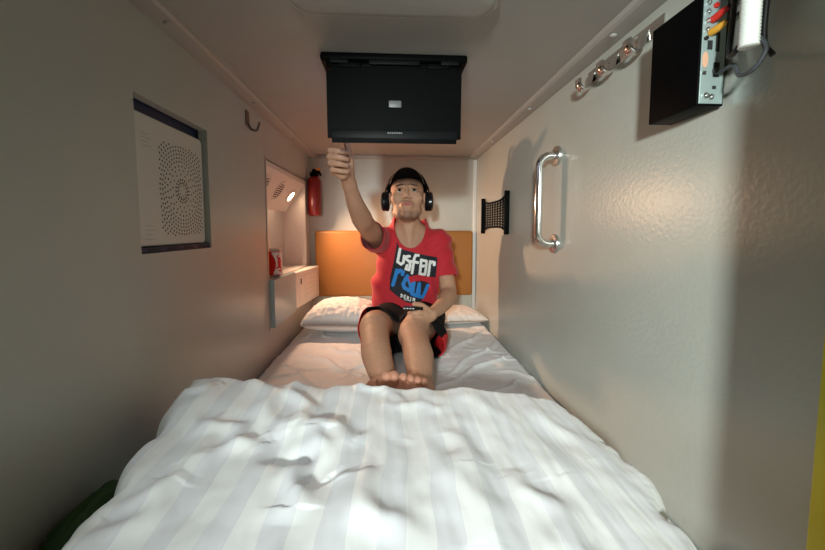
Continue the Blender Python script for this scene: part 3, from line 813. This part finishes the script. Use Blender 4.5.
# feet
def foot(heel, ankle, ball, side, toes, k=.012):
    B.chain([(*ankle, .031), (*heel, .029)], .02)
    B.chain([(*heel, .028), (*ball, .024)], .02)
    w = Vector(side)
    for t in (-.030, -.010, .012, .032):
        p = Vector(ball)+w*t; B.cone(Vector(ankle)*.6+Vector(heel)*.4+w*t*.5, p[:], .024, .017-.004*abs(t)/.03*(t > 0), .02)
    for (a, b_, r) in toes: B.cone(a, b_, r*.92, r, .005)
sL = Vector((.95, .14, -.20)).normalized()
ball = Vector((.048, .990, .410)); tips = []
dirL = Vector((-.02, -.5, .55)).normalized()
for i, (t, L, r) in enumerate(((-.044, .036, .0138), (-.018, .038, .0105), (.003, .034, .0100), (.023, .029, .0095), (.041, .022, .0092))):
    p = ball+sL*t; c = p+dirL*L; tips.append((p[:], (c.x, c.y, c.z), r)); tips.append(((c.x, c.y, c.z), (c.x, c.y-.006, c.z-.001), r*.9))
foot((.090, 1.095, .322), (.083, 1.10, .362), ball[:], sL, tips)
sR = Vector((-.75, .25, -.62)).normalized()
ball = Vector((-.048, .998, .396)); tips = []
dirR = Vector((.12, -.5, .5)).normalized()
for i, (t, L, r) in enumerate(((-.034, .036, .0145), (-.012, .036, .0105), (.008, .032, .010), (.026, .027, .0095), (.042, .021, .009))):
    p = ball+sR*t; c = p+dirR*L; tips.append((p[:], c[:], r))
foot((-.022, 1.095, .322), (-.022, 1.10, .355), ball[:], sR, tips)
# head
h = HM
B.ell((0, .012, .030), (.074, .092, .084), .02, M_=h)
B.ell((0, -.022, -.018), (.066, .064, .080), .02, M_=h)
B.ell((0, -.028, -.070), (.053, .052, .042), .02, M_=h)
B.cone((-.052, .0, -.062), (-.030, -.055, -.092), .016, .014, .015, M_=h); B.cone((.052, .0, -.062), (.030, -.055, -.092), .016, .014, .015, M_=h)
B.ell((0, -.070, -.094), (.022, .018, .018), .014, M_=h)
for s_ in (-1, 1):
    B.ell((s_*.044, -.056, -.020), (.022, .022, .022), .015, M_=h)
    B.ell((s_*.031, -.096, .006), (.0165, .013, .0105), .010, 's', M_=h)
    B.cone((s_*.014, -.086, .024), (s_*.046, -.074, .026), .0085, .007, .008, M_=h)
    B.cone((s_*.019, -.0835, .0115), (s_*.043, -.077, .0115), .0038, .0036, .004, M_=h)
    B.cone((s_*.020, -.0815, -.001), (s_*.042, -.075, -.001), .0034, .0034, .004, M_=h)
    B.ell((s_*.078, .004, -.004), (.010, .020, .030), .006, M_=h)
    B.ell((s_*.0125, -.094, -.0285), (.0085, .0095, .0075), .005, M_=h)
    B.ell((s_*.0065, -.102, -.0345), (.0038, .006, .003), .002, 's', M_=h)
B.chain([(0, -.082, .020, .0085), (0, -.094, -.004, .0090), (0, -.104, -.024, .0115)], .008, M_=h)
B.ell((0, -.082, -.058), (.026, .014, .018), .012, M_=h)
B.cone((-.020, -.0850, -.0560), (.020, -.0850, -.0560), .0040, .0040, .005, M_=h); B.ell((0, -.0925, -.0535), (.015, .0050, .0040), .004, M_=h)
B.ell((0, -.0905, -.0635), (.015, .0055, .0045), .004, M_=h)
B.ell((0, -.0985, -.0582), (.023, .0060, .0013), .0025, 's', M_=h)
B.warp(lambda x, y, z: .0007*np.sin(x*41+y*23)*np.sin(z*37+1.3), (-.25, .92, .28), (.39, 2., .86))
p, q = B.mesh()
# local skin tone: lips, brows, stubble, knees; darker round the eyes and under the jaw
hi = np.array(h.inverted()); P1 = np.c_[p, np.ones(len(p))] @ hi.T; hx, hy, hz = P1[:, 0], P1[:, 1], P1[:, 2]
isH = (np.abs(hx) < .095) & (np.abs(hy) < .13) & (np.abs(hz) < .14) & (p[:, 2] > .88)
front = isH & (hy < -.03)
base = np.array([.56, .31, .205]); C_ = np.tile(base, (len(p), 1))
def paint(w_, c): 
    global C_
    w_ = np.clip(w_, 0, 1)[:, None]; C_ = C_*(1-w_)+np.array(c)*w_
lip = front*np.exp(-((hx/.0225)**4+((hz+.0580)/(.0092-.0035*np.abs(hx)/.022))**4)); paint(lip, (.46, .15, .13))
brow = sum(front*np.exp(-(((hx-s_*.030)/.019)**4+((hz-(.0285-.10*(abs(hx)-.030)**1))/.0058)**4)) for s_ in (-1, 1)); paint(brow*.95, (.03, .018, .012))
lash = sum(front*np.exp(-(((hx-s_*.031)/.0145)**4+((hz-.0125)/.0028)**4)) for s_ in (-1, 1)); paint(lash*.9, (.03, .018, .014))
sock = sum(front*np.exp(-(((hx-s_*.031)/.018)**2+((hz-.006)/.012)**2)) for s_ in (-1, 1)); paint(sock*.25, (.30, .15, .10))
st = isH*np.clip((-.072-hz)/.02, 0, 1)*(hy < .0)*.55+front*np.exp(-((hx/.026)**4+((hz+.044)/.006)**4))*.28; paint(st, (.14, .09, .07))
hairm = isH*(hy > -.035)*(hz > .0)*(1.); paint(np.where((hz > .02) & (hy > -.02) | (hy > .045) & (hz > -.055), hairm, 0), (.02, .015, .013))
rng = np.random.default_rng(3)
toe = (p[:, 1] < 1.02) & (p[:, 2] < .48); paint(toe*.45, (.52, .20, .14))
shin = (p[:, 1] < 1.42) & (p[:, 1] > 1.08) & (p[:, 2] < .55); paint(shin*.30*rng.random(len(p)), (.20, .11, .07))
fist = (p[:, 1] < 1.30) & (p[:, 2] > .93); paint(fist*.25, (.60, .32, .22))
body = to_obj('body', p, q, ['skin'], person, smooth_it=1)
ca = body.data.color_attributes.new('tint', 'FLOAT_COLOR', 'POINT')
# vertex order survives the smoothing
nv = len(body.data.vertices)
ca.data.foreach_set('color', np.c_[C_, np.ones(len(C_))].astype(np.float32)[:nv].ravel())
# eyes
for s_ in (-1, 1):
    m = MB(); bm = bmesh.new(); bmesh.ops.create_uvsphere(bm, u_segments=24, v_segments=16, radius=.0098)
    m.bm(bm, 'eye', h @ T(s_*.031, -.0748, .0055))
    m.lathe([(.0062, -.002), (.0060, .0004), (.0030, .0014), (.0003, .0017)], 'iris', h @ T(s_*.031, -.0838, .0066) @ rot('X', 90-8), 16)
    m.build('eye', person)

# t-shirt
S = Field((-.24, 1.55, .36), (.40, 2.03, .92), .003)
S.ell((.070, 1.885, .42), (.162, .118, .10), .03)
S.ell((.061, 1.880, .54), (.170, .106, .15), .05)
S.ell((.09, 1.868, .69), (.164, .104, .135), .05)
S.chain([(-.055, 1.862, .785, .060), (.09, 1.885, .800, .065), (.240, 1.868, .775, .060)], .04)
S.cone((.085, 1.88, .795), (.088, 1.872, .855), .108, .092, .03)
S.chain([(-.062, 1.845, .782, .062), (-.083, 1.740, .803, .057), (-.097, 1.655, .826, .057)], .03)
S.chain([(-.080, 1.76, .770, .048), (-.097, 1.66, .792, .047)], .02)
S.chain([(.228, 1.865, .768, .064), (.256, 1.838, .665, .062), (.268, 1.815, .570, .063)], .03)
def folds(x, y, z):
    f = .0042*np.sin(46*(z*1.0+.55*x)+5*np.sin(9*x+3))*np.clip((.70-z)/.2, 0, 1)
    f += .0040*np.sin(70*(x*.8-z*.55)+4*np.sin(12*z))*np.clip((x-.10)/.1, 0, 1)
    f += .0045*np.sin(60*(x*.8+z*.5)+3*np.sin(10*z))*np.clip((-.0-x)/.08, 0, 1)
    return f+.0020*np.sin(31*x+13*z+8*y)
S.warp(folds, (-.3, 1.5, .3), (.45, 2.1, .95))
p, q = S.mesh(); c = p[q].mean(1)
kill = (c[:, 2] < .425)
kill |= (((c[:, 0]-.090)/.078)**2+((c[:, 2]-.872)/.122)**2 < 1) & (c[:, 1] < 1.88)
kill |= (((c[:, 0]-.090)/.078)**2+((c[:, 1]-1.88)/.075)**2 < 1) & (c[:, 2] > .8)
dR = np.array([-.10, -.55, .13]); dR /= np.linalg.norm(dR); kill |= ((c-np.array([-.095, 1.682, .80])) @ dR > 0) & (c[:, 1] < 1.80)
dL = np.array([.12, -.28, -1.]); dL /= np.linalg.norm(dL); kill |= ((c-np.array([.264, 1.82, .600])) @ dL > 0) & (c[:, 0] > .228)
shirt = to_obj('t_shirt', p, q[~kill], ['redcloth'], person, smooth_it=3, thick=.0035)
shirt['label'] = 'red cotton t-shirt with scoop neck'

# chest print: black shield with lettering, wrapped on the shirt front
me = shirt.data; bv = BVHTree.FromPolygons([v.co[:] for v in me.vertices], [list(f.vertices) for f in me.polygons])
def PX(u, v):   # design units to shirt front
    return ((380+u/7.86-392)/367*1.765, .836-(240+v/7.86-230)/367*1.765)
st_ = 3.; U = np.arange(60, 475, st_); V = np.arange(0, 520, st_)
uu, vv = np.meshgrid((U[:-1]+U[1:])/2, (V[:-1]+V[1:])/2, indexing='ij')
def inpoly(px, py, poly):
    ins = np.zeros(px.shape, bool); n = len(poly)
    for i in range(n):
        x1, y1 = poly[i]; x2, y2 = poly[(i+1) % n]
        if y1 == y2: continue
        ins ^= ((y1 > py) != (y2 > py)) & (px < (x2-x1)*(py-y1)/(y2-y1)+x1)
    return ins
shield = [(135, 8), (150, 66), (300, 108), (455, 140), (458, 160), (440, 300), (418, 300), (395, 380), (372, 440), (320, 500), (262, 512), (200, 492), (140, 450), (74, 398), (78, 300), (92, 240), (112, 150), (128, 60)]
colr = np.zeros(uu.shape, int)-1
colr[inpoly(uu, vv, shield)] = 0
def strokes(ss, w_, k):
    for s_ in ss:
        for a, b_ in zip(s_[:-1], s_[1:]): colr[segd(uu, vv, a, b_) < w_] = k
strokes([[(157, 72), (146, 130), (138, 172)], [(138, 172), (165, 190), (183, 178), (190, 128)],                      # b
         [(232, 128), (206, 130), (204, 150), (236, 172), (236, 200), (228, 236), (203, 228), (212, 200)],                       # s
         [(302, 122), (280, 120), (268, 150), (252, 262)], [(244, 168), (296, 178)],                                   # f
         [(325, 160), (316, 265)], [(325, 158), (368, 168), (366, 205), (328, 208)], [(366, 212), (358, 278), (314, 270)],   # a
         [(398, 172), (386, 290)], [(398, 192), (414, 175), (434, 182), (432, 200)]], 11, 1)                              # r
strokes([[(132, 240), (118, 300), (100, 360)], [(130, 262), (158, 240), (182, 252), (176, 272)],                         # r
         [(205, 300), (182, 350), (190, 378), (236, 404)], [(215, 285), (238, 350), (248, 410)],                           # a
         [(268, 342), (252, 428), (290, 446), (312, 352)], [(312, 360), (306, 452), (340, 462), (384, 372)]], 14.5, 2)      # w
sw = [(222, 292), (300, 276), (380, 298), (428, 300), (445, 330), (425, 362), (395, 352), (330, 328), (270, 332), (238, 342)]
colr[inpoly(uu, vv, sw)] = 3
# small caption along the foot of the shield
cap = {'D': [[(0, 0), (0, 1), (.55, .8), (.6, .3), (0, 0)]], 'E': [[(.6, 0), (0, 0), (0, 1), (.6, 1)], [(0, .5), (.5, .5)]], 'N': [[(0, 1), (0, 0), (.6, 1), (.6, 0)]],
       'I': [[(.3, 0), (.3, 1)]], 'M': [[(0, 1), (0, 0), (.35, .6), (.7, 0), (.7, 1)]]}
for i, ch in enumerate('DENIM'):
    ox, oy = 166+i*24, 428+i*8.5
    strokes([[(ox+x_*19-y_*3, oy+y_*25+x_*6) for x_, y_ in s_] for s_ in cap[ch]], 3.2, 1)
strokes([[(190, 474), (240, 486)]], 2.6, 1)
vid = {}; vs = []; fs = []; mis = []
def vat(i, j):
    if (i, j) not in vid:
        x, z = PX(U[i], V[j]); hit = bv.ray_cast(Vector((x, 1.3, z)), Vector((0, 1, 0)))
        y = hit[0].y if hit[0] else None
        vid[i, j] = len(vs); vs.append((x, y, z))
    return vid[i, j]
for i in range(colr.shape[0]):
    for j in range(colr.shape[1]):
        if colr[i, j] < 0: continue
        f = [vat(i, j), vat(i+1, j), vat(i+1, j+1), vat(i, j+1)]
        if any(vs[k][1] is None or vs[k][1] > 1.86 for k in f): continue
        fs.append(f); mis.append(int(colr[i, j]))
vs = [(a, (b_ if b_ is not None else 1.8)-.0030, c_) for a, b_, c_ in vs]
me = bpy.data.meshes.new('chest_print'); me.from_pydata(vs, [], fs)
for k in ('inkblack', 'inkwhite', 'inkblue', 'inkred'): me.materials.append(M[k])
me.polygons.foreach_set('material_index', mis); me.polygons.foreach_set('use_smooth', [True]*len(fs))
bm = bmesh.new(); bm.from_mesh(me); bmesh.ops.delete(bm, geom=[v for v in bm.verts if not v.link_faces], context='VERTS'); bm.to_mesh(me); bm.free()
o = bpy.data.objects.new('chest_print', me); col.objects.link(o); o.parent = shirt; o['label'] = 'black shield print with white and blue lettering'

# shorts
K = Field((-.20, 1.40, .283), (.36, 2.04, .56), .003)
K.ell((.088, 1.89, .390), (.164, .124, .095), .03)
K.chain([(-.005, 1.87, .380, .096), (-.042, 1.65, .400, .090), (-.066, 1.50, .440, .078)], .03)
K.chain([(.175, 1.87, .380, .096), (.138, 1.65, .388, .090), (.094, 1.50, .412, .078)], .03)
K.ell((-.065, 1.60, .345), (.070, .11, .060), .03); K.ell((.165, 1.59, .350), (.082, .12, .065), .03)
K.ell((.035, 1.66, .370), (.075, .10, .075), .04)
K.warp(lambda x, y, z: .004*np.sin(42*(x+.6*y)+4*np.sin(11*z+5*y))+.003*np.sin(55*(z-.4*x)), (-.3, 1.3, .2), (.4, 2.1, .6))
p, q = K.mesh(); c = p[q].mean(1)
p[:, 2] = np.maximum(p[:, 2], .293)
kill = (c[:, 1] < 1.500+.15*(c[:, 2]-.40)*(c[:, 2] > .40)) | (c[:, 2] > .515)
hole_ = ((c[:, 0]-.045)**2/.11**2 > 99)
q2 = q[~kill]; c = c[~kill]
red = ((c[:, 0] > .195) & (c[:, 1] < 1.72) & (c[:, 2] < .385) & (c[:, 2] > .300)) | ((c[:, 0] < -.112) & (c[:, 1] < 1.70) & (c[:, 2] > .345))
sh = to_obj('shorts', p, q2, ['blackcloth', 'redpanel'], person, mi=red.astype(int), smooth_it=3, thick=.003)
sh['label'] = 'black shorts with red side panels'

# cap in the head frame
cp = MB(); NU, NV = 64, 20; vs = []
for j in range(NV+1):
    t = j/NV*PI/2*.98
    for i in range(NU):
        a = 2*PI*i/NU; e = math.cos(t)
        rim = .034+.012*math.cos(a-PI/2)*0
        e = math.cos(t)**.8; x = .0890*math.cos(a)*e; y = .012+.102*math.sin(a)*e; zz = .043+.024*(-math.sin(a))*.6*e+.071*math.sin(t)
        vs.append(h @ Vector((x, y, zz)))
fs = [[j*NU+i, j*NU+(i+1) % NU, (j+1)*NU+(i+1) % NU, (j+1)*NU+i] for j in range(NV) for i in range(NU)]
fs.append([NV*NU+i for i in range(NU)])
cp.add(vs, fs, 'blackcloth'); cap_o = cp.build('cap', person, ang=60); cap_o['label'] = 'black baseball cap'
s = cap_o.modifiers.new('thickness', 'SOLIDIFY'); s.thickness = .003; s.offset = 0
bm_ = MB(); vs = []; NU, NV = 40, 12
for layer in (0, 1):
    for j in range(NV+1):
        t = j/NV
        for i in range(NU+1):
            u = -1+2*i/NU; a = -PI/2+u*1.12
            r0x, r0y = .087, .098; x = r0x*math.cos(a); y = .012+r0y*math.sin(a)
            out = .068*math.cos(u*PI/2)**.6 if abs(u) < 1 else 0
            yy = y-out*t; zz = .058+.006*(-math.sin(a))-.016*u*u*t*.9+t*.014*(1-u*u)-(.0035 if layer else 0)
            vs.append(h @ Vector((x*(1-.06*t), yy, zz)))
n1 = (NU+1)*(NV+1); g = lambda l, j, i: l*n1+j*(NU+1)+i
fs = [[g(0, j, i), g(0, j, i+1), g(0, j+1, i+1), g(0, j+1, i)] for j in range(NV) for i in range(NU)]
fs += [[g(1, j, i), g(1, j+1, i), g(1, j+1, i+1), g(1, j, i+1)] for j in range(NV) for i in range(NU)]
fs += [[g(0, NV, i), g(0, NV, i+1), g(1, NV, i+1), g(1, NV, i)] for i in range(NU)]
bm_.add(vs, fs, 'blackcloth'); brim = bm_.build('brim', cap_o, ang=60)
m = MB(); m.tube([vs[g(0, NV, i)] - Vector((0, 0, .0015)) for i in range(1, NU)], .0016, 'piping', n=8); m.build('brim_piping', cap_o)
m = MB(); m.lathe([(.006, 0), (.005, .003), (.001, .004)], 'blackcloth', h @ T(0, .012, .1135), 14); m.build('button', cap_o)

# headphones
hp_ = empty('headphones', (.076, 1.84, 1.0), 'black over-ear headphones worn over the cap', 'headphones')
pts = []
for i in range(33):
    a = PI*i/32; pts.append(h @ Vector((.099*math.cos(a), .028, .012+.119*math.sin(a)**.9)))
m = MB(); FLAT = 2.6; m.tube(pts, .0040, 'blackgloss', n=14, flat=(h.to_3x3() @ Vector((0, 1, 0)))[:]); 
m.build('headband', hp_)
for s_ in (-1, 1):
    R = h @ T(s_*.081, .012, -.012) @ rot('Y', 90*s_) @ rot('X', 0)
    R = R @ Matrix.Diagonal((1.18, 1, 1, 1))
    m = MB(); m.lathe([(.024, -.004), (.033, -.002), (.037, .004), (.036, .012), (.030, .014)], 'blacksatin', R, 36); cu = m.build('ear_cushion', hp_)
    m = MB(); m.lathe([(.030, .012), (.0355, .014), (.0365, .024), (.031, .031), (.018, .034), (.002, .035)], 'blackgloss', R, 36)
    m.lathe([(.010, .034), (.009, .0355), (.002, .036)], 'badge', R, 24)
    m.tube([h @ Vector((s_*.101, .026, .020)), h @ Vector((s_*.105, .018, .0)), h @ Vector((s_*.103, .014, -.012))], .0055, 'black', smoothn=4)
    m.build('ear_cup', hp_)
FLAT = 3.0

# remote in the lowered hand
Rr = T(.070, 1.480, .5165) @ rot('Z', 6) @ rot('Y', 3)
rc = empty('remote_control', (.070, 1.480, .509), 'small black remote control held in the lowered hand', 'remote control')
m = MB(); m.box(-.026, .056, -.011, .013, -.0075, .0075, 'blackgloss', .003, Rr); m.build('case', rc)
m = MB()
for k in range(4): m.box(-.026+k*.012, -.018+k*.012, -.0116, -.0108, -.001, .004, 'paper', 0, Rr)
m.build('button_row', rc)

# ------------------------------------------------------------------ lights
def light(name, typ, loc, target, energy, color, **kw):
    l = bpy.data.lights.new(name, typ); l.energy = energy; l.color = color
    for k, v in kw.items(): setattr(l, k, v)
    o = bpy.data.objects.new(name, l); col.objects.link(o); o.location = loc
    o.rotation_euler = (Vector(target)-Vector(loc)).to_track_quat('-Z', 'Y').to_euler(); return o
# corridor light falling in through the open mouth of the pod
light('corridor_spot', 'SPOT', (-.32, -1.10, 1.13), (.45, 1.05, .72), 215, (.90, 1., .93), spot_size=math.radians(54), spot_blend=1., shadow_soft_size=.07)
light('corridor_downlight', 'SPOT', (-.22, -.25, 1.65), (.0, .62, .47), 24, (.90, .99, .98), spot_size=math.radians(50), spot_blend=.8, shadow_soft_size=.08)
# the reading lamp
Ls = slopeM(2.165, .5) @ Vector((0, 0, .016))
light('reading_light', 'SPOT', Ls[:], (.15, 1.95, .52), 40, (1., .60, .36), spot_size=math.radians(124), spot_blend=.85, shadow_soft_size=.02)

w_ = bpy.data.worlds.new('world'); bpy.context.scene.world = w_; w_.use_nodes = True
w_.node_tree.nodes['Background'].inputs[0].default_value = (.75, .85, .9, 1); w_.node_tree.nodes['Background'].inputs[1].default_value = .03

# ------------------------------------------------------------------ camera
cam = bpy.data.cameras.new('camera'); co = bpy.data.objects.new('camera', cam); col.objects.link(co)
cam.sensor_width = 36; cam.lens = 36*367/825; cam.shift_y = -17.4/825; cam.clip_start = .02
co.location = (0, 0, .836); co.rotation_euler = (math.radians(90-4.3), 0, math.radians(-3.2))
sc = bpy.context.scene; sc.camera = co
sc.view_settings.view_transform = 'Standard'; sc.view_settings.look = 'None'; sc.view_settings.gamma = 1
sc.view_settings.use_curve_mapping = False; sc.view_settings.exposure = 0
